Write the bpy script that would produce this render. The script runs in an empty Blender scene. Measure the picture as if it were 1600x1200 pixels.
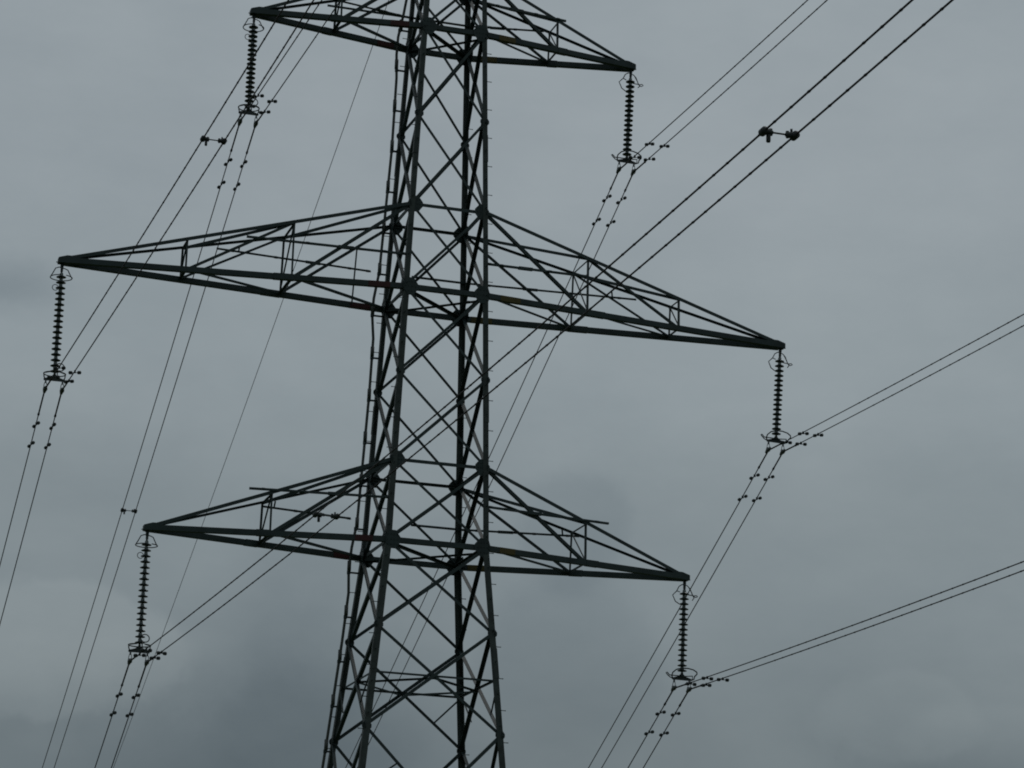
import bpy, bmesh, math, random
from mathutils import Vector, Matrix
random.seed(7)
S = bpy.context.scene
COL = S.collection
V = Vector

# ------------------------------------------------------------------ camera
RIGHT = V((0.9572446145, -0.2871634327, 0.0349272226))
UP = V((-0.1068291398, -0.2387142668, 0.9651958525))
FWD = V((0.2688313279, 0.9276597769, 0.2591853688))
EYE = V((-20.051, -78.202, -11.483))
FPX = 4203.286
cam = bpy.data.cameras.new("camera")
cam.sensor_width = 36.0
cam.lens = 94.574
cam.clip_start = 0.5
cam.clip_end = 20000.0
cam_o = bpy.data.objects.new("camera", cam)
COL.objects.link(cam_o)
M = Matrix.Identity(4)
for i in range(3):
    M[i][0], M[i][1], M[i][2], M[i][3] = RIGHT[i], UP[i], -FWD[i], EYE[i]
cam_o.matrix_world = M
S.camera = cam_o

# ------------------------------------------------------------------ light
SUN_EL, SUN_ROT = math.radians(48), math.radians(35)
S.view_settings.view_transform = 'Standard'
S.view_settings.look = 'None'
S.view_settings.exposure = 0.0
S.view_settings.gamma = 1.0
S.cycles.filter_width = 1.9

world = bpy.data.worlds.new("World")
S.world = world
world.use_nodes = True
nt = world.node_tree
nt.nodes.clear()


def nn(tree, kind, **kw):
    n = tree.nodes.new(kind)
    for k, v in kw.items():
        setattr(n, k, v)
    return n


def direction(px, py):
    return (FWD + RIGHT * ((px - 800) / FPX) - UP * ((py - 600) / FPX)).normalized()


def build_sky():
    L = nt.links.new
    out = nn(nt, 'ShaderNodeOutputWorld')
    mixs = nn(nt, 'ShaderNodeMixShader')
    mixs.inputs[0].default_value = 0.993
    sky = nn(nt, 'ShaderNodeTexSky', sky_type='NISHITA')
    sky.sun_disc = False
    sky.sun_elevation = SUN_EL
    sky.sun_rotation = SUN_ROT
    bg1 = nn(nt, 'ShaderNodeBackground')
    bg1.inputs['Strength'].default_value = 0.06
    L(sky.outputs[0], bg1.inputs['Color'])
    bg2 = nn(nt, 'ShaderNodeBackground')
    tc = nn(nt, 'ShaderNodeTexCoord')
    # warped direction, so that every cloud has an uneven edge
    nz = nn(nt, 'ShaderNodeTexNoise')
    nz.inputs['Scale'].default_value = 20.0
    nz.inputs['Detail'].default_value = 5.0
    nz.inputs['Roughness'].default_value = 0.58
    L(tc.outputs['Generated'], nz.inputs['Vector'])
    sub = nn(nt, 'ShaderNodeVectorMath', operation='SUBTRACT')
    sub.inputs[1].default_value = (0.5, 0.5, 0.5)
    L(nz.outputs['Color'], sub.inputs[0])
    scl = nn(nt, 'ShaderNodeVectorMath', operation='SCALE')
    scl.inputs['Scale'].default_value = 0.030
    L(sub.outputs[0], scl.inputs[0])
    add = nn(nt, 'ShaderNodeVectorMath', operation='ADD')
    L(tc.outputs['Generated'], add.inputs[0])
    L(scl.outputs[0], add.inputs[1])
    nrm = nn(nt, 'ShaderNodeVectorMath', operation='NORMALIZE')
    L(add.outputs[0], nrm.inputs[0])
    sep = nn(nt, 'ShaderNodeSeparateXYZ')
    L(nrm.outputs[0], sep.inputs[0])
    # the cloud deck: dark towards the horizon, brighter overhead
    ramp = nn(nt, 'ShaderNodeValToRGB')
    L(sep.outputs['Z'], ramp.inputs[0])
    cr = ramp.color_ramp
    cr.interpolation = 'EASE'
    stops = SKY_STOPS
    cr.elements[0].position, cr.elements[0].color = stops[0][0], stops[0][1]
    cr.elements[1].position, cr.elements[1].color = stops[-1][0], stops[-1][1]
    for p, c in stops[1:-1]:
        e = cr.elements.new(p)
        e.color = c
    # clouds: (x, y, radius, amount, softness), each a patch of the deck
    last = None
    for px, py, rad, amt, aniso, soft in CLOUDS:
        d = direction(px, py)
        dif = nn(nt, 'ShaderNodeVectorMath', operation='SUBTRACT')
        L(nrm.outputs[0], dif.inputs[0])
        dif.inputs[1].default_value = d
        mul = nn(nt, 'ShaderNodeVectorMath', operation='MULTIPLY')
        mul.inputs[1].default_value = (1, 1, aniso)
        L(dif.outputs[0], mul.inputs[0])
        ln = nn(nt, 'ShaderNodeVectorMath', operation='LENGTH')
        L(mul.outputs[0], ln.inputs[0])
        mr = nn(nt, 'ShaderNodeMapRange', interpolation_type='SMOOTHERSTEP')
        mr.inputs['From Min'].default_value = rad / FPX
        mr.inputs['From Max'].default_value = rad * (1 - soft) / FPX
        mr.inputs['To Min'].default_value = 0.0
        mr.inputs['To Max'].default_value = amt
        L(ln.outputs['Value'], mr.inputs['Value'])
        if last is None:
            last = mr.outputs[0]
        else:
            a = nn(nt, 'ShaderNodeMath', operation='ADD')
            L(last, a.inputs[0])
            L(mr.outputs[0], a.inputs[1])
            last = a.outputs[0]
    # broad mottling of the deck
    mp = nn(nt, 'ShaderNodeMapping')
    mp.inputs['Scale'].default_value = (1.0, 1.0, 2.2)
    L(tc.outputs['Generated'], mp.inputs['Vector'])
    n2 = nn(nt, 'ShaderNodeTexNoise')
    n2.inputs['Scale'].default_value = 12.0
    n2.inputs['Detail'].default_value = 6.0
    n2.inputs['Roughness'].default_value = 0.58
    L(mp.outputs[0], n2.inputs['Vector'])
    m2 = nn(nt, 'ShaderNodeMapRange')
    m2.inputs['From Min'].default_value = 0.25
    m2.inputs['From Max'].default_value = 0.75
    m2.inputs['To Min'].default_value = 0.93
    m2.inputs['To Max'].default_value = 1.07
    L(n2.outputs['Fac'], m2.inputs['Value'])
    a = nn(nt, 'ShaderNodeMath', operation='ADD')
    L(last, a.inputs[0])
    L(m2.outputs[0], a.inputs[1])
    # thicker cloud is a little bluer, thinner cloud a little warmer
    comb = nn(nt, 'ShaderNodeCombineXYZ')
    for k, ex in enumerate((1.12, 1.0, 0.9)):
        pw = nn(nt, 'ShaderNodeMath', operation='POWER')
        L(a.outputs[0], pw.inputs[0])
        pw.inputs[1].default_value = ex
        L(pw.outputs[0], comb.inputs[k])
    sc = nn(nt, 'ShaderNodeVectorMath', operation='MULTIPLY')
    L(ramp.outputs['Color'], sc.inputs[0])
    L(comb.outputs[0], sc.inputs[1])
    L(sc.outputs[0], bg2.inputs['Color'])
    L(bg1.outputs[0], mixs.inputs[1])
    L(bg2.outputs[0], mixs.inputs[2])
    L(mixs.outputs[0], out.inputs['Surface'])


SKY_STOPS = [
    (0.00, (0.1141, 0.1379, 0.1498, 1)),
    (0.115, (0.1637, 0.1973, 0.2129, 1)),
    (0.20, (0.2232, 0.2637, 0.2828, 1)),
    (0.27, (0.2698, 0.3141, 0.3370, 1)),
    (0.34, (0.2877, 0.3303, 0.3567, 1)),
    (0.42, (0.2946, 0.3383, 0.3647, 1)),
    (1.00, (0.3572, 0.4027, 0.4336, 1)),
]
CLOUDS = [
    (-20, 445, 170, -0.17, 2.6, 1.0),
    (190, 765, 180, -0.05, 1.0, 1.0),
    (885, 825, 115, -0.09, 1.0, 0.45),
    (800, 900, 280, -0.05, 1.0, 1.0),
    (490, 870, 170, -0.10, 1.0, 0.8),
    (430, 1210, 430, -0.33, 1.1, 1.0),
    (60, 1010, 250, 0.10, 2.2, 0.22),
    (40, 1030, 320, 0.06, 2.0, 1.0),
    (40, 1270, 300, -0.12, 1.0, 1.0),
    (270, 1040, 190, 0.08, 2.0, 0.6),
    (900, 1030, 190, -0.10, 1.0, 0.5),
    (1420, 1120, 150, 0.055, 2.0, 0.3),
    (1560, 1150, 170, 0.05, 2.4, 0.35),
    (1240, 1130, 160, 0.03, 2.0, 0.5),
    (1500, 1290, 330, -0.16, 1.2, 1.0),
    (1300, 300, 700, 0.05, 1.0, 1.0),
]
build_sky()

sun = bpy.data.lights.new("sun", 'SUN')
sun.energy = 0.5
sun.angle = math.radians(20)
sun.color = (1.0, 0.98, 0.95)
sun_o = bpy.data.objects.new("sun", sun)
COL.objects.link(sun_o)
# Nishita: rotation 0 = +Y, turning clockwise seen from above
sd = V((math.sin(SUN_ROT) * math.cos(SUN_EL), math.cos(SUN_ROT) * math.cos(SUN_EL), math.sin(SUN_EL)))
sun_o.rotation_euler = sd.to_track_quat('Z', 'Y').to_euler()
sun_o.location = (0, 0, 60)


# ------------------------------------------------------------------ materials
def mat(name, c, rough=0.6, metal=0.0, var=0.35, scale=3.0, c2=None, bump=0.0):
    m = bpy.data.materials.new(name)
    m.use_nodes = True
    t = m.node_tree
    b = t.nodes['Principled BSDF']
    b.inputs['Roughness'].default_value = rough
    b.inputs['Metallic'].default_value = metal
    b.inputs['Specular IOR Level'].default_value = 0.3
    tc = nn(t, 'ShaderNodeTexCoord')
    nz = nn(t, 'ShaderNodeTexNoise')
    nz.inputs['Scale'].default_value = scale
    nz.inputs['Detail'].default_value = 8.0
    nz.inputs['Roughness'].default_value = 0.65
    t.links.new(tc.outputs['Object'], nz.inputs['Vector'])
    mix = nn(t, 'ShaderNodeMix', data_type='RGBA')
    lo = [x * (1 - var) for x in c]
    hi = list(c2) if c2 else [x * (1 + var) for x in c]
    mix.inputs['A'].default_value = (*lo, 1)
    mix.inputs['B'].default_value = (*hi, 1)
    mr = nn(t, 'ShaderNodeMapRange')
    mr.inputs['From Min'].default_value = 0.3
    mr.inputs['From Max'].default_value = 0.7
    t.links.new(nz.outputs['Fac'], mr.inputs['Value'])
    t.links.new(mr.outputs[0], mix.inputs['Factor'])
    t.links.new(mix.outputs['Result'], b.inputs['Base Color'])
    if bump:
        bp = nn(t, 'ShaderNodeBump')
        bp.inputs['Strength'].default_value = bump
        bp.inputs['Distance'].default_value = 0.01
        t.links.new(nz.outputs['Fac'], bp.inputs['Height'])
        t.links.new(bp.outputs[0], b.inputs['Normal'])
    return m


STEEL = mat("painted_steel", (0.018, 0.031, 0.031), 0.6, 0.0, 0.35, 2.5, bump=0.15)
LEGST = mat("weathered_leg_steel", (0.026, 0.036, 0.033), 0.6, 0.0, 0.45, 3.5, bump=0.2)
PIPE = mat("grey_pipe_coating", (0.055, 0.062, 0.058), 0.55, 0.0, 0.3, 4.0)
REDP = mat("red_phase_paint", (0.034, 0.006, 0.006), 0.6, 0.0, 0.3, 5.0)
YELP = mat("yellow_phase_paint", (0.060, 0.046, 0.008), 0.6, 0.0, 0.3, 5.0)
GLAZE = mat("porcelain_glaze", (0.026, 0.033, 0.033), 0.28, 0.0, 0.2, 9.0)
CAPM = mat("galvanised_cap", (0.115, 0.135, 0.132), 0.5, 0.0, 0.3, 9.0)
FITT = mat("galvanised_fitting", (0.022, 0.030, 0.030), 0.55, 0.0, 0.3, 9.0)
ALLOY = mat("aluminium_alloy", (0.075, 0.085, 0.085), 0.5, 0.3, 0.3, 12.0)
WIRE = mat("weathered_conductor", (0.034, 0.028, 0.032), 0.7, 0.0, 0.25, 20.0)
DAMP = mat("dark_cast_iron", (0.020, 0.026, 0.026), 0.6, 0.0, 0.3, 15.0)
CONC = mat("footing_concrete", (0.30, 0.29, 0.27), 0.9, 0.0, 0.2, 5.0, bump=0.3)
GRASS = mat("meadow_grass", (0.05, 0.075, 0.025), 0.95, 0.0, 0.4, 0.35, bump=0.5)


# ------------------------------------------------------------------ mesh helpers
def link(name, bm, mats, parent=None, smooth=False):
    bmesh.ops.recalc_face_normals(bm, faces=bm.faces)
    me = bpy.data.meshes.new(name)
    bm.to_mesh(me)
    bm.free()
    for m in (mats if isinstance(mats, (list, tuple)) else [mats]):
        me.materials.append(m)
    if smooth:
        for p in me.polygons:
            p.use_smooth = True
    return place(name, me, parent)


def place(name, me, parent=None, loc=None):
    o = bpy.data.objects.new(name, me)
    COL.objects.link(o)
    if parent is not None:
        o.parent = parent
    if loc is not None:
        o.location = loc
    return o


def tag(o, label=None, cat=None, group=None, kind=None):
    if label:
        o['label'] = label
    if cat:
        o['category'] = cat
    if group:
        o['group'] = group
    if kind:
        o['kind'] = kind
    return o


def empty(name, loc=(0, 0, 0)):
    o = bpy.data.objects.new(name, None)
    o.empty_display_size = 0.3
    COL.objects.link(o)
    o.location = loc
    return o


def sweep(bm, sec, p0, p1, e1, e2, mi=0):
    a = [bm.verts.new(p0 + e1 * u + e2 * v) for u, v in sec]
    b = [bm.verts.new(p1 + e1 * u + e2 * v) for u, v in sec]
    n = len(sec)
    for i in range(n):
        f = bm.faces.new((a[i], a[(i + 1) % n], b[(i + 1) % n], b[i]))
        f.material_index = mi
    bm.faces.new(a[::-1]).material_index = mi
    bm.faces.new(b).material_index = mi


def perp(n, ax):
    e = n - ax * n.dot(ax)
    return e.normalized()


def angle_bar(bm, p0, p1, n1, n2, b, t, c1=0.0, c2=0.0):
    """steel angle: heel on the line p0-p1 (shifted by c1, c2), one leg along n1, the other along n2"""
    p0, p1 = V(p0), V(p1)
    ax = (p1 - p0).normalized()
    e1 = perp(V(n1), ax)
    e2 = V(n2) - ax * V(n2).dot(ax) - e1 * V(n2).dot(e1)
    e2.normalize()
    off = e1 * c1 + e2 * c2
    sec = [(0, 0), (b, 0), (b, t), (t, t), (t, b), (0, b)]
    sweep(bm, sec, p0 + off, p1 + off, e1, e2)


def flat_bar(bm, p0, p1, n1, w, t):
    p0, p1 = V(p0), V(p1)
    ax = (p1 - p0).normalized()
    e1 = perp(V(n1), ax)
    e2 = ax.cross(e1)
    sweep(bm, [(-w / 2, -t / 2), (w / 2, -t / 2), (w / 2, t / 2), (-w / 2, t / 2)], p0, p1, e1, e2)


def box(bm, c, sx, sy, sz, mi=0):
    c = V(c)
    sweep(bm, [(-sx / 2, -sy / 2), (sx / 2, -sy / 2), (sx / 2, sy / 2), (-sx / 2, sy / 2)],
          c - V((0, 0, sz / 2)), c + V((0, 0, sz / 2)), V((1, 0, 0)), V((0, 1, 0)), mi)


def tube(bm, pts, rad, n=8, mi=0, closed=False):
    """swept tube through pts; rad is one number or one per point"""
    pts = [V(p) for p in pts]
    m = len(pts)
    if not isinstance(rad, (list, tuple)):
        rad = [rad] * m
    ref = None
    rings = []
    for i in range(m):
        if closed:
            ax = (pts[(i + 1) % m] - pts[i - 1]).normalized()
        else:
            ax = (pts[min(i + 1, m - 1)] - pts[max(i - 1, 0)]).normalized()
        if ref is None:
            ref = V((0, 0, 1)) if abs(ax.z) < 0.9 else V((1, 0, 0))
        e1 = perp(ref, ax)
        ref = e1
        e2 = ax.cross(e1)
        rings.append([bm.verts.new(pts[i] + (e1 * math.cos(2 * math.pi * k / n) + e2 * math.sin(2 * math.pi * k / n)) * rad[i])
                      for k in range(n)])
    for i in range(m if closed else m - 1):
        a, b = rings[i], rings[(i + 1) % m]
        for k in range(n):
            f = bm.faces.new((a[k], a[(k + 1) % n], b[(k + 1) % n], b[k]))
            f.material_index = mi
    if not closed:
        bm.faces.new(rings[0][::-1]).material_index = mi
        bm.faces.new(rings[-1]).material_index = mi


def lathe(bm, prof, n=20, mis=None, origin=V((0, 0, 0))):
    rings = []
    for r, z in prof:
        rings.append([bm.verts.new(origin + V((r * math.cos(2 * math.pi * k / n), r * math.sin(2 * math.pi * k / n), z))) for k in range(n)])
    for i in range(len(prof) - 1):
        for k in range(n):
            f = bm.faces.new((rings[i][k], rings[i][(k + 1) % n], rings[i + 1][(k + 1) % n], rings[i + 1][k]))
            f.material_index = mis[i] if mis else 0
    bm.faces.new(rings[0][::-1]).material_index = mis[0] if mis else 0
    bm.faces.new(rings[-1]).material_index = mis[-1] if mis else 0


def plate(bm, c, e1, e2, nrm, outline, t):
    """flat plate with polygon outline (u, v) and thickness t along nrm"""
    c = V(c)
    sweep(bm, outline, c, c + V(nrm).normalized() * t, V(e1), V(e2))


# ------------------------------------------------------------------ ground
GZ = -13.1


def build_ground():
    def gz(x, y):
        f = max(0.0, min(1.0, (y - 8) / 30.0))
        d = max(0.0, y - 8)
        z = GZ - 0.40 * f * min(d, 260)
        if y < -20 or y > 15 or abs(x) > 25:
            z += 0.25 * math.sin(x * 0.07 + 1.3) * math.sin(y * 0.05)
        return z
    xs = sorted(set([-9000, -3000, -1200, -600, -350] + list(range(-240, 241, 12)) + [350, 600, 1200, 3000, 9000]))
    ys = sorted(set([-9000, -3000, -1200, -600, -350] + list(range(-240, 361, 8)) + [450, 600, 1200, 3000, 9000]))
    bm = bmesh.new()
    g = [[bm.verts.new((x, y, gz(x, y))) for y in ys] for x in xs]
    for i in range(len(xs) - 1):
        for j in range(len(ys) - 1):
            bm.faces.new((g[i][j], g[i + 1][j], g[i + 1][j + 1], g[i][j + 1]))
    tag(link("ground", bm, GRASS, smooth=True), "green hillside meadow falling away beyond the lattice tower", kind="structure")


build_ground()

# ------------------------------------------------------------------ tower data
Z = [21.479, 18.483, 15.448, 12.726, 9.998, 7.217, 4.726, 2.1, -0.949]
RY = 1.023
ZTOP = 23.5
ZPEAK = 29.95
LEVELS = [ZTOP] + Z + [-5.6, GZ]


def hw(z):
    ks = [(-13.1, 3.15), (-0.949, 2.057), (4.726, 1.549), (12.726, 1.297), (21.479, 1.006), (23.5, 0.94), (29.95, 0.10)]
    for (z0, w0), (z1, w1) in zip(ks, ks[1:]):
        if z <= z1:
            return w0 + (w1 - w0) * (z - z0) / (z1 - z0)
    return 0.10


# near-left, near-right, far-left, far-right
LEGS = {'NL': (-1, -1), 'NR': (1, -1), 'FL': (-1, 1), 'FR': (1, 1)}


def node(leg, z):
    sx, sy = LEGS[leg]
    w = hw(z)
    return V((sx * w, sy * w * RY, z))


FACES = [('NL', 'NR', V((0, -1, 0))), ('FL', 'FR', V((0, 1, 0))), ('NL', 'FL', V((-1, 0, 0))), ('NR', 'FR', V((1, 0, 0)))]

tower = empty("transmission_tower", (0, 0, GZ))
tag(tower, "dark green steel lattice pylon with three tiers of tapering crossarms", "pylon")


def part(name, bm, m, parent=None, smooth=False):
    """a part of the tower; built in world coordinates, kept there under its parent"""
    o = link(name, bm, m, None, smooth)
    par = parent or tower
    o.parent = par
    if par is tower:
        o.location = (0, 0, -GZ)
    return o


# ---- legs
leg_o = {}
OCT = [(-0.5, -0.10), (-0.16, -0.5), (0.20, -0.5), (0.5, -0.14), (0.5, 0.12), (0.18, 0.5), (-0.18, 0.5), (-0.5, 0.16)]
bolt_me = None
rest_bolts = bmesh.new()
for name, (sx, sy) in LEGS.items():
    bm = bmesh.new()
    zs = [ZPEAK - 0.1, ZTOP, Z[3], Z[6], Z[8], GZ + 0.35]
    for z1, z0 in zip(zs, zs[1:]):
        b = 0.13 if z0 >= ZTOP else 0.16 if z0 >= Z[3] else 0.175 if z0 >= Z[6] else 0.19
        p0, p1 = node(name, z0), node(name, z1)
        angle_bar(bm, p0, p1, (-sx, 0, 0), (0, -sy, 0), b, 0.018, -0.05, -0.05)
    # splice covers along the leg, every second panel
    for z in (Z[1] - 0.9, Z[4] - 0.9, Z[7] - 0.9):
        p0, p1 = node(name, z - 0.45), node(name, z + 0.45)
        angle_bar(bm, p0, p1, (-sx, 0, 0), (0, -sy, 0), 0.15, 0.03, -0.062, -0.062)
    lo = part("leg", bm, LEGST)
    leg_o[name] = lo
    # gusset plates where the bracing meets the leg
    for z in LEVELS[:-1]:
        big = 0.50 if z in (Z[0], Z[3], Z[6]) else 0.46 if z in (ZTOP, Z[2], Z[5]) else 0.29
        c = node(name, z)
        bm = bmesh.new()
        sh = 0.30 if big > 0.3 else 0.12
        po = 0.056 if big == 0.50 else 0.014
        plate(bm, c + V((-sx * big * sh, sy * po, 0)), (1, 0, 0), (0, 0, 1), (0, sy, 0),
              [(u * big, v * big * 1.12) for u, v in OCT], 0.014)
        plate(bm, c + V((sx * po, -sy * big * sh, 0)), (0, 1, 0), (0, 0, 1), (sx, 0, 0),
              [(u * big, v * big * 1.12) for u, v in OCT], 0.014)
        # bolt heads
        for u in (-0.3, -0.1, 0.1, 0.3):
            for v in (-0.3, 0.0, 0.3):
                box(bm, c + V((-sx * big * sh + u * big, sy * (po + 0.018), v * big)), 0.03, 0.022, 0.03)
                box(bm, c + V((sx * (po + 0.018), -sy * big * sh + u * big, v * big)), 0.022, 0.03, 0.03)
        part("gusset_plate", bm, STEEL, lo)
    # step bolts: alternately on the two outer faces
    if bolt_me is None:
        bm = bmesh.new()
        tube(bm, [(0, 0, 0), (0.15, 0, 0)], 0.012, 6)
        tube(bm, [(0.15, 0, 0), (0.165, 0, 0)], 0.017, 6)
        tube(bm, [(0.0, 0, 0), (0.018, 0, 0)], 0.020, 6)
        bmesh.ops.recalc_face_normals(bm, faces=bm.faces)
        bolt_me = bpy.data.meshes.new("step_bolt")
        bm.to_mesh(bolt_me)
        bm.free()
        bolt_me.materials.append(STEEL)
    for k in range(50):
        z = -1.15 + k * 0.478 + (0.11 if sx * sy > 0 else 0)
        c = node(name, z)
        ox = (k % 2 == 0)
        p = c + (V((sx * 0.045, -sy * 0.02, 0)) if ox else V((-sx * 0.02, sy * 0.045, 0)))
        d = V((sx, 0, 0)) if ox else V((0, sy, 0))
        if sy < 0:
            o = place("step_bolt", bolt_me, lo, p)
            o.rotation_euler = (0, 0, math.atan2(d.y, d.x))
        else:
            tube(rest_bolts, [p, p + d * 0.15], 0.012, 6)
            tube(rest_bolts, [p + d * 0.15, p + d * 0.165], 0.017, 6)
            tube(rest_bolts, [p, p + d * 0.018], 0.020, 6)
    bm = bmesh.new()
    c = node(name, GZ)
    lathe(bm, [(0.55, -0.4), (0.55, 0.25), (0.45, 0.40), (0.42, 0.40)], 24, origin=V((c.x, c.y, GZ)))
    part("concrete_footing", bm, CONC, lo)
tag(part("step_bolt", rest_bolts, STEEL), kind="stuff")


# ---- body bracing
def face_bar(bm, p0, p1, nrm, b, t, depth, flip=1):
    ax = (p1 - p0).normalized()
    inpl = nrm.cross(ax) * flip
    angle_bar(bm, p0, p1, inpl, -nrm, b, t, -b / 2, -depth)


for i in range(len(LEVELS) - 1):
    z1, z0 = LEVELS[i], LEVELS[i + 1]
    b = 0.082 if i < 7 else 0.092
    gap = 0.022 if i in (3, 4, 8) else 0.0
    for la, lb, nrm in FACES:
        if nrm.x != 0 and i < 9:
            b = 0.115
        for k, (q0, q1) in enumerate(((la, lb), (lb, la))):
            bm = bmesh.new()
            p0, p1 = node(q0, z1), node(q1, z0)
            ax = (p1 - p0).normalized()
            if k and nrm.x == 0:
                p0 = p0 + V((0, 0, -nrm.y * gap))
                p1 = p1 + V((0, 0, -nrm.y * gap))
            face_bar(bm, p0 + ax * 0.08, p1 - ax * 0.08, nrm, b * (1.08 if k else 1.0), 0.011, 0.036 if k else -0.012, 1 if k else -1)
            part("diagonal_brace", bm, STEEL)

for z, b in ((ZTOP, 0.085), (Z[2], 0.085), (Z[5], 0.085)):
    for la, lb, nrm in FACES:
        bm = bmesh.new()
        w = 0.105 if nrm.y < 0 else b
        angle_bar(bm, node(la, z), node(lb, z), (0, 0, -1), -nrm, w, 0.011, -w / 2, 0.03)
        part("horizontal_brace", bm, STEEL)
for z in (Z[0], Z[3], Z[6]):
    for la, lb, nrm in FACES[:2]:
        bm = bmesh.new()
        angle_bar(bm, node(la, z) + V((0.13, 0, 0)), node(lb, z) - V((0.13, 0, 0)), (0, 0, 1), (0, 1, 0), 0.155, 0.016, -0.0775, -0.045 if nrm.y < 0 else 0.03)
        part("chord_link", bm, STEEL)
    for la, lb, nrm in FACES[2:]:
        bm = bmesh.new()
        angle_bar(bm, node(la, z), node(lb, z), (0, 0, -1), -nrm, 0.10, 0.012, -0.05, 0.03)
        part("horizontal_brace", bm, STEEL)
    for la, lb, w in (('NL', 'FR', 0.095), ('FL', 'NR', 0.06)):
        bm = bmesh.new()
        p0, p1 = node(la, z), node(lb, z)
        dz = -0.03 if w > 0.08 else -0.115
        angle_bar(bm, p0 + V((0, 0, dz)), p1 + V((0, 0, dz)), (p1 - p0).cross(V((0, 0, 1))), (0, 0, -1), w, 0.010, -w / 2, 0)
        part("plan_brace", bm, STEEL)

# ---- hip level with its diamond of plan bracing, and the redundants hanging from it
ZH = 0.62
cen = {}
for la, lb, nrm in FACES:
    # crossing point of the face diagonals in this panel
    w1, w0 = hw(Z[7]), hw(Z[8])
    zc = Z[7] - (Z[7] - Z[8]) * w1 / (w1 + w0)
    cen[(la, lb)] = (node(la, zc) + node(lb, zc)) / 2
ZH = zc
for la, lb, nrm in FACES:
    bm = bmesh.new()
    angle_bar(bm, node(la, ZH), node(lb, ZH), (0, 0, -1), -nrm, 0.062, 0.009, -0.03, 0.055)
    part("horizontal_brace", bm, STEEL)
ck = [('NL', 'NR'), ('NR', 'FR'), ('FL', 'FR'), ('NL', 'FL')]
for a in range(4):
    p0, p1 = cen[ck[a]], cen[ck[(a + 1) % 4]]
    bm = bmesh.new()
    angle_bar(bm, p0 + V((0, 0, -0.04)), p1 + V((0, 0, -0.04)), (p1 - p0).cross(V((0, 0, 1))), (0, 0, -1), 0.06, 0.009, -0.03, 0)
    part("plan_brace", bm, STEEL)


def on_diag(la, lb, z):
    p0, p1 = node(la, Z[7]), node(lb, Z[8])
    return p0 + (p1 - p0) * ((Z[7] - z) / (Z[7] - Z[8]))


for la, lb, nrm in FACES:
    for (q, r) in ((la, lb), (lb, la)):
        if nrm.y != 0 and q in ('NL', 'FL'):
            continue
        if nrm.y < 0:
            continue
        zt = ZH - 0.85
        bm = bmesh.new()
        p0 = node(q, ZH)
        p1 = on_diag(r, q, zt)
        face_bar(bm, p0, p1, nrm, 0.05, 0.008, 0.05)
        part("redundant_brace", bm, STEEL)
# redundants of the panel below
for la, lb, nrm in FACES[:2]:
    bm = bmesh.new()
    p0, p1 = node(la, Z[8]), node(lb, LEVELS[10])
    face_bar(bm, p0 + (p1 - p0) * 0.22, node(la, Z[8] - 1.9), nrm, 0.05, 0.008, 0.05)
    part("redundant_brace", bm, STEEL)

# ---- earth-wire peak
for z1, z0 in ((ZPEAK - 0.5, 26.9), (26.9, ZTOP)):
    for la, lb, nrm in FACES:
        bm = bmesh.new()
        face_bar(bm, node(la, z0), node(lb, z1), nrm, 0.07, 0.009, 0.0)
        face_bar(bm, node(lb, z0), node(la, z1), nrm, 0.07, 0.009, 0.03)
        part("peak_brace", bm, STEEL)
bm = bmesh.new()
box(bm, (0, 0, ZPEAK), 0.34, 0.34, 0.22)
tube(bm, [(0, 0, ZPEAK), (0, 0, ZPEAK - 0.18), (0, -0.22, ZPEAK - 0.16)], 0.03)
part("peak_cap", bm, STEEL)

# ---- cable pipe beside the far left leg
path = []
for z, off in ((GZ + 0.1, 0.2), (-0.9, 0.2), (2.1, 0.22), (3.6, 0.26), (4.3, 0.37), (5.0, 0.37), (5.8, 0.27), (9.9, 0.25), (11.7, 0.28),
               (12.45, 0.38), (13.0, 0.38), (13.9, 0.28), (18, 0.24), (20.4, 0.30), (21.2, 0.37), (21.8, 0.37), (22.6, 0.26), (26, 0.2)):
    p = node('FL', z)
    path.append(V((p.x - off, p.y - 0.05, z)))
bm = bmesh.new()
tube(bm, path, 0.045, 10)
for k in range(22):
    z = -1.6 + k * 1.37 + 0.55
    if z > 25:
        break
    for (a, b_) in zip(path, path[1:]):
        if a.z <= z <= b_.z:
            c = a + (b_ - a) * ((z - a.z) / (b_.z - a.z))
            tube(bm, [c - V((0, 0, 0.16)), c + V((0, 0, 0.16))], 0.062, 10)
pipe = part("cable_pipe", bm, PIPE, smooth=True)
for k in range(18):
    z = -1.25 + k * 1.37
    if z > 24:
        break
    for (a, b_) in zip(path, path[1:]):
        if a.z <= z <= b_.z:
            c = a + (b_ - a) * ((z - a.z) / (b_.z - a.z))
            n = node('FL', z)
            bm = bmesh.new()
            box(bm, ((c.x + n.x) / 2, c.y, z), abs(n.x - c.x) + 0.04, 0.05, 0.05)
            tube(bm, [c - V((0, 0, 0.05)), c + V((0, 0, 0.05))], 0.058, 10)
            part("pipe_bracket", bm, STEEL, pipe)

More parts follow.
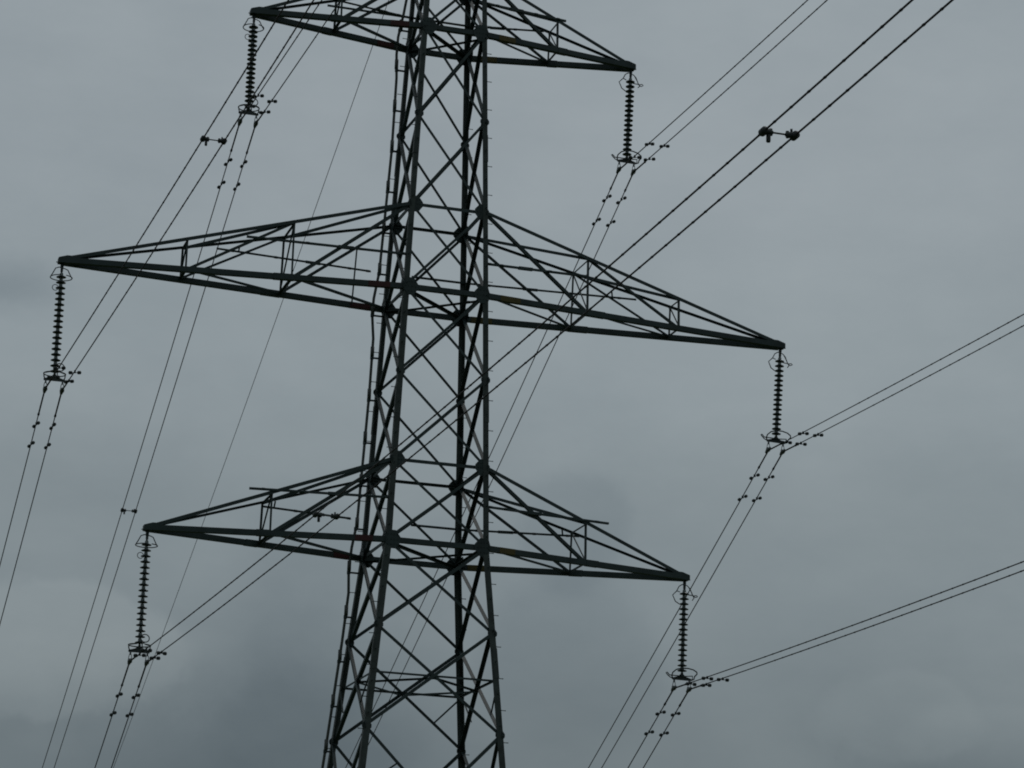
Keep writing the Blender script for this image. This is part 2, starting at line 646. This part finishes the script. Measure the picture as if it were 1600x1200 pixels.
# ---- crossarms
ARM = {
    't': dict(a=6.277, z=Z[0], zt=21.547, top=ZTOP, f=[0.49], h=((1.08, 1.08), (1.08, 1.08))),
    'm': dict(a=11.622, z=Z[3], zt=12.655, top=Z[2], f=[0.335, 0.645], h=((1.04, 1.2), (1.16, 1.14))),
    'l': dict(a=8.478, z=Z[6], zt=4.733, top=Z[5], f=[0.49], h=((1.28, 1.34), (1.18, 1.16))),
}
RAILS = {  # (near f0, f1), (far f0, f1)
    ('t', -1): ((0.0, 0.55), (-0.02, 0.5)), ('t', 1): ((0.0, 0.54), (-0.9, 0.46)),
    ('m', -1): ((0.0, 0.475), (0.05, 0.54)), ('m', 1): ((0.0, 0.33), (-0.17, 0.54)),
    ('l', -1): ((0.0, 0.59), (0.065, 0.49)), ('l', 1): ((0.0, 0.60), (-0.23, 0.53)),
}
BANDS = {'t': (0.09, 0.20), 'm': (0.045, 0.11), 'l': (0.06, 0.135)}


def crossarm(key, sx):
    A = ARM[key]
    U = V((0, 0, 1))
    left = sx < 0
    # the near/far pattern of the plan bracing turns with the arm (half a turn about the tower's axis)
    I = 'N' if sx > 0 else 'F'      # inner end of the bottom plan diagonal
    O = 'F' if sx > 0 else 'N'
    leg = lambda s: s + ('R' if sx > 0 else 'L')
    bot, top, tip_b, tip_t = {}, {}, {}, {}
    for s, sy in (('N', -1), ('F', 1)):
        bot[s] = node(leg(s), A['z'])
        top[s] = node(leg(s), A['top'])
        tip_b[s] = V((sx * (A['a'] + 0.0), sy * 0.075, A['zt'] - 0.01))
        tip_t[s] = V((sx * (A['a'] - 0.22), sy * 0.08, A['zt'] + 0.08))
    B = lambda s, f: bot[s] + (tip_b[s] - bot[s]) * f
    T = lambda s, f: top[s] + (tip_t[s] - top[s]) * ((B(s, f).x - top[s].x) / (tip_t[s].x - top[s].x))
    yin = lambda s: V((0, 1 if s == 'N' else -1, 0))
    nrm = lambda s: V((0, -1 if s == 'N' else 1, 0))
    cb = 0.165
    yo = V((0, 1, 0))
    yc = lambda s: -0.045 if s == 'N' else 0.03
    bm = bmesh.new()
    for s in 'NF':
        angle_bar(bm, bot[s] + (bot[s] - tip_b[s]).normalized() * 0.12, tip_b[s], U, yo, cb, 0.016, -cb / 2, yc(s))
        # splice plate half way
        f = 0.36 if key == 'm' else 0.52
        angle_bar(bm, B(s, f - 0.03), B(s, f + 0.03), U, yo, cb + 0.02, 0.022, -cb / 2 - 0.008, yc(s) - 0.01)
    # the tip: two cheek plates, an end plate and the hanger lug
    c = V((sx * A['a'], 0, A['zt'] + 0.01))
    cheek = [(-0.52, -0.095), (0.12, -0.115), (0.12, 0.045), (-0.12, 0.125), (-0.36, 0.13)]
    cheek = [(u * sx, v) for u, v in cheek]
    for sy in (-1, 1):
        plate(bm, c + V((0, sy * 0.125, 0)), (1, 0, 0), (0, 0, 1), (0, sy, 0), cheek, 0.014)
    box(bm, c + V((sx * 0.125, 0, -0.035)), 0.014, 0.26, 0.15)
    box(bm, c + V((-sx * 0.02, 0, -0.108)), 0.26, 0.25, 0.016)
    box(bm, c + V((0, 0, -0.175)), 0.10, 0.02, 0.13)
    box(bm, c + V((sx * 0.155, 0, -0.085)), 0.06, 0.04, 0.02)
    arm = part("crossarm", bm, STEEL)

    def sub(name, fn, m=STEEL):
        b_ = bmesh.new()
        fn(b_)
        return part(name, b_, m, arm)

    for s in 'NF':
        sub("top_chord", lambda b_: angle_bar(b_, top[s], tip_t[s], -U, yin(s), 0.11 if s == 'N' else 0.075, 0.012, -0.052 if s == 'N' else -0.037, -0.035 if s == 'N' else 0.0))
        fs = [0.0] + A['f']
        for k, f in enumerate(A['f']):
            sub("strut", lambda b_: angle_bar(b_, T(s, f) + nrm(s) * -0.02, B(s, f) + nrm(s) * -0.02, (sx, 0, 0), yin(s), 0.062, 0.008, -0.031, 0.03))
            w = 0.098 if k == 0 else 0.075
            p0 = T(s, fs[k]) if k else top[s]
            sub("diagonal", lambda b_: angle_bar(b_, p0, B(s, f), U, yin(s), w, 0.010, -w / 2, 0.012))
    fs = [0.0] + A['f']
    for k, f in enumerate(A['f']):
        sub("strut", lambda b_: angle_bar(b_, T('N', f), T('F', f), -U, (sx, 0, 0), 0.055, 0.008, 0.02, -0.027))
        sub("strut", lambda b_: angle_bar(b_, B('N', f), B('F', f), -U, (sx, 0, 0), 0.075, 0.009, -0.02, -0.03))
        sub("frame_brace", lambda b_: angle_bar(b_, T(O, f), B(I, f), (sx, 0, 0), (0, -1 if sx > 0 else 1, 0), 0.05, 0.008, -0.02, 0.0))
        pi = B(I, fs[k])
        w = 0.075 if k == 0 else 0.065
        sub("plan_brace", lambda b_: angle_bar(b_, pi + V((0, 0, -0.03)), B(O, f) + V((0, 0, -0.03)), (sx, 0, 0.0), U, w, 0.009, -w / 2, 0))
        pt_ = T(O, fs[k]) if k else top[O]
        w = 0.10
        sub("top_plan_brace", lambda b_: angle_bar(b_, pt_ + V((0, 0, 0.02)), T(I, f) + V((0, 0, 0.02)), (0, 1, 0), -U, w, 0.010, -w / 2, 0))
    # handrails over the chords
    (n0, n1), (f0, f1) = RAILS[(key, sx)]
    for s, (a0, a1), (h0, h1) in (('N', (n0, n1), A['h'][0]), ('F', (f0, f1), A['h'][1])):
        p0 = B(s, max(a0, 0)) + V((0, 0, h0))
        p1 = B(s, a1) + V((0, 0, h1))

        def rail(b_):
            angle_bar(b_, p0, p1, U, yin(s), 0.066, 0.009, -0.033, 0.0)
            if a0 < 0:
                q = B(s, 0) + V((-sx * abs(a0) * (A['a'] - abs(bot[s].x)), 0, h0))
                angle_bar(b_, q, p0, U, yin(s), 0.075, 0.010, -0.037, 0.0)
            for fr in (0.02, 0.14, 0.62, 0.9):
                c_ = p0 + (p1 - p0) * fr
                e = (p1 - p0).normalized()
                tube(b_, [c_ - e * 0.05, c_ + e * 0.05], 0.042, 8)
            c_ = p0 + (p1 - p0) * 0.38
            e = (p1 - p0).normalized()
            angle_bar(b_, c_ - e * 0.24, c_ + e * 0.24, U, yin(s), 0.095, 0.016, -0.047, -0.01)
            # upstand by the outer end
            c_ = p0 + (p1 - p0) * 0.86
            if s == 'F':
                flat_bar(b_, c_, c_ + V((-sx * 0.03, 0, 0.22)), (1, 0, 0), 0.05, 0.015)
        sub("handrail", rail)
    if key == 'm' and left:
        f = 0.106
        p = top['F'] + (B('F', A['f'][0]) - top['F']) * (f / A['f'][0])
        sub("strut", lambda b_: angle_bar(b_, p, B('F', f), (1, 0, 0), yin('F'), 0.05, 0.008, -0.025, 0.02))
    # phase colour painted round the chords
    b0, b1 = BANDS[key]
    for s in 'NF':
        sh = 0.0 if s == 'N' else (-0.02 if not left else 0.0)
        sub("colour_band", lambda b_: angle_bar(b_, B(s, b0 + sh), B(s, b1 + sh), U, yo, cb + 0.006, 0.022, -cb / 2 - 0.003, yc(s) - 0.003), REDP if left else YELP)


for key in 'tml':
    for sx in (-1, 1):
        crossarm(key, sx)

# ------------------------------------------------------------------ wires: geometry of the spans
THN, THF = 0.0632554, 0.0031685
CN, CF = 0.00047224, 0.0004436
PH = {  # key: string length, near slope, far slope, tip x, sideways offset of the clamp
    ('t', -1): (3.617 - 0.222, -0.0658, 0.4128, 0.017), ('m', -1): (3.617 + 0.092, -0.0746, 0.3767, 0.045),
    ('l', -1): (3.617 + 0.080, -0.0275, 0.4198, 0.005), ('t', 1): (3.192 + 0.100, -0.0386, 0.4528, -0.066),
    ('m', 1): (3.192 + 0.011, -0.0153, 0.4707, -0.117), ('l', 1): (3.192 + 0.004, -0.0075, 0.4748, -0.033),
}
CL = 0.33
NAMES = {('t', -1): 'top left', ('m', -1): 'middle left', ('l', -1): 'bottom left', ('t', 1): 'top right', ('m', 1): 'middle right', ('l', 1): 'bottom right'}


def clampt(key, sx, j):
    s, sn, sf, dx = PH[(key, sx)]
    return V((sx * ARM[key]['a'] + dx + (-0.25, 0.25)[j], 0, ARM[key]['zt'] - s - CL))


def span_pt(P, sgn, slope, t, c=None, th=None):
    th = (THN if sgn < 0 else THF) if th is None else th
    c = (CN if sgn < 0 else CF) if c is None else c
    return P + V((math.tan(th) * t, sgn * t, -slope * t + c * t * t))


def span_tangent(sgn, slope, t):
    th, c = (THN, CN) if sgn < 0 else (THF, CF)
    return V((math.tan(th), sgn, -slope + 2 * c * t)).normalized()


def wire(name, P, sn, sf, r, bumps=True, cf=None, near_len=150.0, far_len=230.0):
    pts, rad = [], []

    def run(sgn, slope, length):
        q, w = [], []
        t = 0.0
        while t < length:
            q.append(span_pt(P, sgn, slope, t, cf if sgn > 0 else None))
            w.append(r)
            if bumps and sgn < 0 and 6 < t < 62:
                for dt, k in ((0.05, 1.0), (0.075, 1.32), (0.115, 1.32), (0.14, 1.0)):
                    q.append(span_pt(P, sgn, slope, t + dt, cf if sgn > 0 else None))
                    w.append(r * k)
            t += (0.55 + random.uniform(-0.06, 0.06)) if t < 62 else 4.0
        return q, w
    q, w = run(-1, sn, near_len)
    pts += q[::-1]
    rad += w[::-1]
    q, w = run(1, sf, far_len)
    pts += q[1:]
    rad += w[1:]
    bm = bmesh.new()
    tube(bm, pts, rad, 6)
    return link(name, bm, WIRE, None, True)


# ------------------------------------------------------------------ insulator strings
def mesh_of(name, fn, mats, smooth=True):
    bm = bmesh.new()
    fn(bm)
    bmesh.ops.recalc_face_normals(bm, faces=bm.faces)
    me = bpy.data.meshes.new(name)
    bm.to_mesh(me)
    bm.free()
    for m in (mats if isinstance(mats, (list, tuple)) else [mats]):
        me.materials.append(m)
    if smooth:
        for p in me.polygons:
            p.use_smooth = True
    return me


DISC = mesh_of("insulator_disc", lambda bm: lathe(
    bm, [(0.03, 0.03), (0.050, 0.028), (0.055, 0.0), (0.058, -0.046), (0.085, -0.056), (0.136, -0.080), (0.149, -0.092), (0.147, -0.103),
         (0.134, -0.100), (0.120, -0.112), (0.104, -0.102), (0.090, -0.114), (0.072, -0.104), (0.055, -0.106), (0.042, -0.118), (0.030, -0.122), (0.030, -0.15)],
    24, [1, 1, 1, 0, 0, 0, 0, 0, 0, 0, 0, 0, 0, 0, 1, 1]), [GLAZE, CAPM])


def hanger(bm):
    tube(bm, [(0, 0.0, 0), (0, 0, -0.12)], 0.018, 8)
    box(bm, (0, 0, -0.16), 0.075, 0.045, 0.14)
    box(bm, (0, 0, -0.25), 0.05, 0.08, 0.10)
    tube(bm, [(0, 0, -0.28), (0, 0, -0.46)], 0.022, 8)


HANGER = mesh_of("hanger", hanger, FITT, False)


def ring_pts(r, z, a0, a1, n=22, sqx=1.0, sqy=1.0, tilt=0.0):
    out = []
    for k in range(n + 1):
        a = math.radians(a0 + (a1 - a0) * k / n)
        x, y = r * sqx * math.cos(a), r * sqy * math.sin(a)
        out.append(V((x, y, z + y * tilt)))
    return out


def horn_left(bm):
    # racket-shaped arcing horn: two arms from the hanger down to an open ring round the first discs
    for s in (-1, 1):
        tube(bm, [(0, s * 0.03, -0.20), (s * 0.09, s * 0.05, -0.19), (s * 0.19, s * 0.05, -0.23), (s * 0.27, s * 0.02, -0.40), (s * 0.325, 0, -0.50)], 0.016, 8)
    tube(bm, ring_pts(0.325, -0.50, 0, 262, 26), 0.016, 8)
    tube(bm, ring_pts(0.325, -0.50, 290, 360, 8), 0.016, 8)
    # curled end beside the third disc
    c = V((-0.15, 0.05, -0.80))
    tube(bm, [c + V((0.09 * math.cos(a * math.pi / 9) - 0.0, 0.02, 0.09 * math.sin(a * math.pi / 9))) for a in range(1, 17)], 0.011, 8)


def horn_right(bm):
    tube(bm, [(0, -0.03, -0.20), (-0.10, -0.04, -0.20), (-0.20, -0.05, -0.27), (-0.27, -0.05, -0.42), (-0.40, -0.04, -0.56), (-0.28, 0.02, -0.74), (-0.14, 0.06, -0.80)], 0.016, 8)
    tube(bm, [(0, 0.03, -0.20), (0.10, 0.04, -0.20), (0.20, 0.04, -0.29), (0.28, 0.03, -0.48), (0.33, 0.0, -0.58), (0.24, -0.10, -0.68)], 0.016, 8)
    tube(bm, [(0.16, 0.05, -0.25), (0.27, 0.10, -0.38), (0.34, 0.12, -0.50), (0.42, 0.10, -0.54), (0.47, 0.06, -0.515), (0.42, 0.03, -0.49), (0.34, 0.06, -0.50), (0.12, 0.12, -0.47)], 0.015, 8)
    tube(bm, [(-0.26, -0.05, -0.42), (-0.14, 0.02, -0.43)], 0.015, 8)


HORN = {-1: mesh_of("arcing_horn", horn_left, FITT), 1: mesh_of("arcing_horn", horn_right, FITT)}


def ring_left(bm):
    tube(bm, ring_pts(0.325, 0.16, -70, 250, 30, 1.0, 0.95), 0.018, 8)
    for q in (-1, 1):
        tube(bm, [(q * 0.11, -0.29, 0.16), (q * 0.30, -0.12, 0.15)], 0.018, 8)
        tube(bm, [(q * 0.32, 0.0, 0.16), (q * 0.31, 0.0, 0.06), (q * 0.27, 0.0, -0.03)], 0.018, 8)
    c = V((0.15, 0.0, 0.38))
    tube(bm, [c + V((0.13 * math.cos(a * math.pi / 9), 0.03 * math.cos(a * math.pi / 9), 0.115 * math.sin(a * math.pi / 9))) for a in range(-8, 9)], 0.016, 8)
    tube(bm, [(0.06, 0, 0.30), (0.10, 0.02, 0.04)], 0.016, 8)


def ring_right(bm):
    tube(bm, [(-0.30, 0.0, -0.03), (-0.34, -0.02, 0.06), (-0.33, -0.08, 0.15), (-0.24, -0.16, 0.24), (-0.08, -0.22, 0.28), (0.12, -0.22, 0.29), (0.32, -0.16, 0.27),
              (0.46, -0.08, 0.22), (0.485, -0.04, 0.17), (0.42, 0.0, 0.09), (0.40, 0.0, 0.0), (0.30, 0.0, -0.04)], 0.021, 8)
    tube(bm, [(-0.30, 0, -0.03), (-0.42, -0.02, 0.02), (-0.50, -0.04, 0.08), (-0.535, -0.03, 0.13), (-0.50, -0.02, 0.15), (-0.46, -0.02, 0.12), (-0.42, -0.02, 0.07),
              (-0.2, -0.06, 0.06), (0.1, -0.08, 0.06), (0.33, -0.06, 0.09), (0.35, 0, -0.02)], 0.017, 8)


GUARD = {-1: mesh_of("guard_ring", ring_left, FITT), 1: mesh_of("guard_ring", ring_right, FITT)}


def yoke(bm):
    plate(bm, (0, -0.011, 0), (1, 0, 0), (0, 0, 1), (0, 1, 0), [(-0.31, -0.06), (0.31, -0.06), (0.32, 0.0), (0.12, 0.06), (0.05, 0.13), (-0.05, 0.13), (-0.12, 0.06), (-0.32, 0.0)], 0.022)
    box(bm, (0, 0, 0.12), 0.07, 0.06, 0.10)
    tube(bm, [(0, 0, 0.12), (0, 0, 0.24)], 0.02, 8)


YOKE = mesh_of("yoke_plate", yoke, FITT, False)


def clamp(bm):
    # U-shackle, link and boat-shaped body; origin on the wire
    box(bm, (0, 0, 0.24), 0.05, 0.04, 0.11)
    tube(bm, [(-0.028, 0, 0.20), (-0.042, 0, 0.12), (-0.045, 0, 0.02)], 0.011, 8)
    tube(bm, [(0.028, 0, 0.20), (0.042, 0, 0.12), (0.045, 0, 0.02)], 0.011, 8)
    tube(bm, [(0, -0.17, 0.03), (0, -0.10, 0.012), (0, 0, 0.0), (0, 0.10, -0.02), (0, 0.17, -0.06)], [0.035, 0.055, 0.072, 0.055, 0.04], 12)
    box(bm, (0, 0.0, 0.045), 0.11, 0.10, 0.05)


CLAMP = mesh_of("suspension_clamp", clamp, ALLOY, False)

for key in 'tml':
    for sx in (-1, 1):
        s, sn, sf, dx = PH[(key, sx)]
        tip = V((sx * ARM[key]['a'], 0, ARM[key]['zt'] - 0.19))
        root = empty("insulator_string", tip)
        length = s - 0.19
        root.rotation_euler = (0, -math.atan2(dx, length), 0)
        kind = "long eighteen-disc" if sx < 0 else "shorter sixteen-disc"
        word = {'t': 'topmost', 'm': 'widest middle', 'l': 'lowest'}[key]
        tag(root, f"{kind} insulator string hanging from the {'left' if sx < 0 else 'right'} tip of the {word} crossarm", "insulator",
            "insulator strings hanging from the crossarm tips")
        place("hanger", HANGER, root, (0, 0, 0.06))
        place("arcing_horn", HORN[sx], root, (0, 0, 0.14))
        n = 18 if sx < 0 else 16
        first, last = -0.25, -(length - 0.33)
        for k in range(n):
            d = place("insulator_disc", DISC, root, (0, 0, first + (last - first) * k / (n - 1)))
        bm = bmesh.new()
        tube(bm, [(0, 0, -0.2), (0, 0, last - 0.2)], 0.026, 8)
        link("pin_core", bm, CAPM, root)
        place("yoke_plate", YOKE, root, (0, 0, -length))
        place("guard_ring", GUARD[sx], root, (0, 0, -length))
        for j in (0, 1):
            place("suspension_clamp", CLAMP, root, ((-0.25, 0.25)[j], 0, -length - CL))

# ------------------------------------------------------------------ conductors, dampers, spacers
WT = 0.29


def weight_mesh(bm, p, d):
    tube(bm, [p - d * 0.055, p - d * 0.038, p + d * 0.038, p + d * 0.055], [0.030, 0.052, 0.052, 0.032], 12)


def damper(P, sgn, slope, t, label):
    c = span_pt(P, sgn, slope, t)
    root = empty("vibration_damper", c)
    tag(root, label, "vibration damper", "vibration dampers on the conductors beside their clamps")
    if sgn > 0:
        ax = V((0.03 + random.uniform(-.015, .015), -0.29, random.uniform(-.01, .01)))
    else:
        ax = V((0.11 + random.uniform(-.03, .03), -0.10, -0.01 + random.uniform(-.01, .01)))
    bm = bmesh.new()
    box(bm, (0, 0, -0.02), 0.05, 0.05, 0.085)
    link("clamp_block", bm, DAMP, root)
    bm = bmesh.new()
    a, b = ax * 0.85, ax * -0.85
    low = V((0, 0, -0.05))
    tube(bm, [a + low, low * 1.0, b + low], 0.010, 6)
    link("messenger_cable", bm, DAMP, root)
    dd = ax.normalized()
    for q in (a, b):
        bm = bmesh.new()
        weight_mesh(bm, q + low, dd)
        link("damper_weight", bm, DAMP, root)


for key in 'tml':
    for sx in (-1, 1):
        s, sn, sf, dx = PH[(key, sx)]
        for j in (0, 1):
            P = clampt(key, sx, j)
            side = ('left', 'right')[j]
            w = wire("conductor", P, sn, sf, 0.0168)
            tag(w, f"{side} wire of the twin pair clamped under the {NAMES[(key, sx)]} insulator string", "power line",
                "twin conductors clamped under the insulator strings")
            for sgn, sl, al in ((-1, sn, 0.95), (1, sf, 1.3 if sx < 0 else 0.85)):
                bm = bmesh.new()
                q = [span_pt(P, sgn, sl, t) for t in (0.0, al * 0.33, al * 0.66, al - 0.1, al - 0.06, al, al + 0.04)]
                tube(bm, q, [0.025, 0.025, 0.025, 0.025, 0.036, 0.036, 0.018], 8)
                link("armour_rod", bm, WIRE, w, True)
            for sgn, sl, ts, word in ((-1, sn, (1.05, 1.9) if sx < 0 else (1.3, 2.5), 'rising'), (1, sf, (1.72, 2.75) if sx < 0 else (1.2, 2.25), 'descending')):
                for n, t in enumerate(ts):
                    which = 'closest to' if n == 0 else 'second from'
                    damper(P, sgn, sl, t + (0.25 if (sgn < 0 and sx < 0 and j == 0) else 0), f"small damper {which} the clamp on the {side} {word} wire at {NAMES[(key, sx)]} string")

ew = wire("earth_wire", V((0, 0, 29.85)), -0.06, 0.407, 0.0125, False, CF * 0.864)
tag(ew, "single thin earth wire slanting down to the lower left behind the crossarms", "power line")


def spacer(key, sx, sgn, t, label):
    s, sn, sf, dx = PH[(key, sx)]
    sl = sn if sgn < 0 else sf
    p0, p1 = (span_pt(clampt(key, sx, j), sgn, sl, t) for j in (0, 1))
    c = (p0 + p1) / 2
    root = empty("conductor_spacer", c)
    tag(root, label, "spacer", "spacers holding the twin conductors apart")
    ax = (p1 - p0).normalized()
    tan = span_tangent(sgn, sl, t)
    upv = ax.cross(tan)
    if upv.z < 0:
        upv = -upv
    bm = bmesh.new()
    tube(bm, [p0 - c + ax * 0.06, p1 - c - ax * 0.06], 0.0145, 10)
    link("spacer_bar", bm, DAMP, root, True)
    for k, (p, sg) in enumerate(((p0, 1), (p1, -1))):
        o = p - c
        bm = bmesh.new()
        tube(bm, [o - tan * 0.085, o - tan * 0.06, o + tan * 0.06, o + tan * 0.085], [0.03, 0.062, 0.062, 0.03], 14)
        tube(bm, [o + ax * sg * 0.03, o + ax * sg * 0.10, o + ax * sg * 0.15], [0.05, 0.045, 0.028], 12)
        tube(bm, [o + ax * sg * 0.115 + upv * 0.055, o + ax * sg * 0.115 - upv * 0.05], 0.028, 10)
        if k == 0:
            box(bm, o + ax * 0.075 - upv * 0.10, 0.055, 0.05, 0.11)
            tube(bm, [o + ax * 0.075 - upv * 0.13, o + ax * 0.075 - upv * 0.165], 0.030, 10)
        else:
            tube(bm, [o + ax * -0.05 + upv * 0.04, o + ax * -0.05 + upv * 0.10], 0.02, 10)
        link("spacer_clamp", bm, DAMP, root, True)


spacer('l', -1, -1, 42.8, "large near spacer bar on the thick twin wires upper right of the tower")
spacer('l', -1, -1, 19.2, "spacer bar on twin wires seen just through the bottom left crossarm")
spacer('m', -1, -1, 18.9, "spacer bar on twin wires beside the top left insulator string")
spacer('t', -1, 1, 20.5, "small distant spacer bar on descending twin wires above the bottom left crossarm tip")
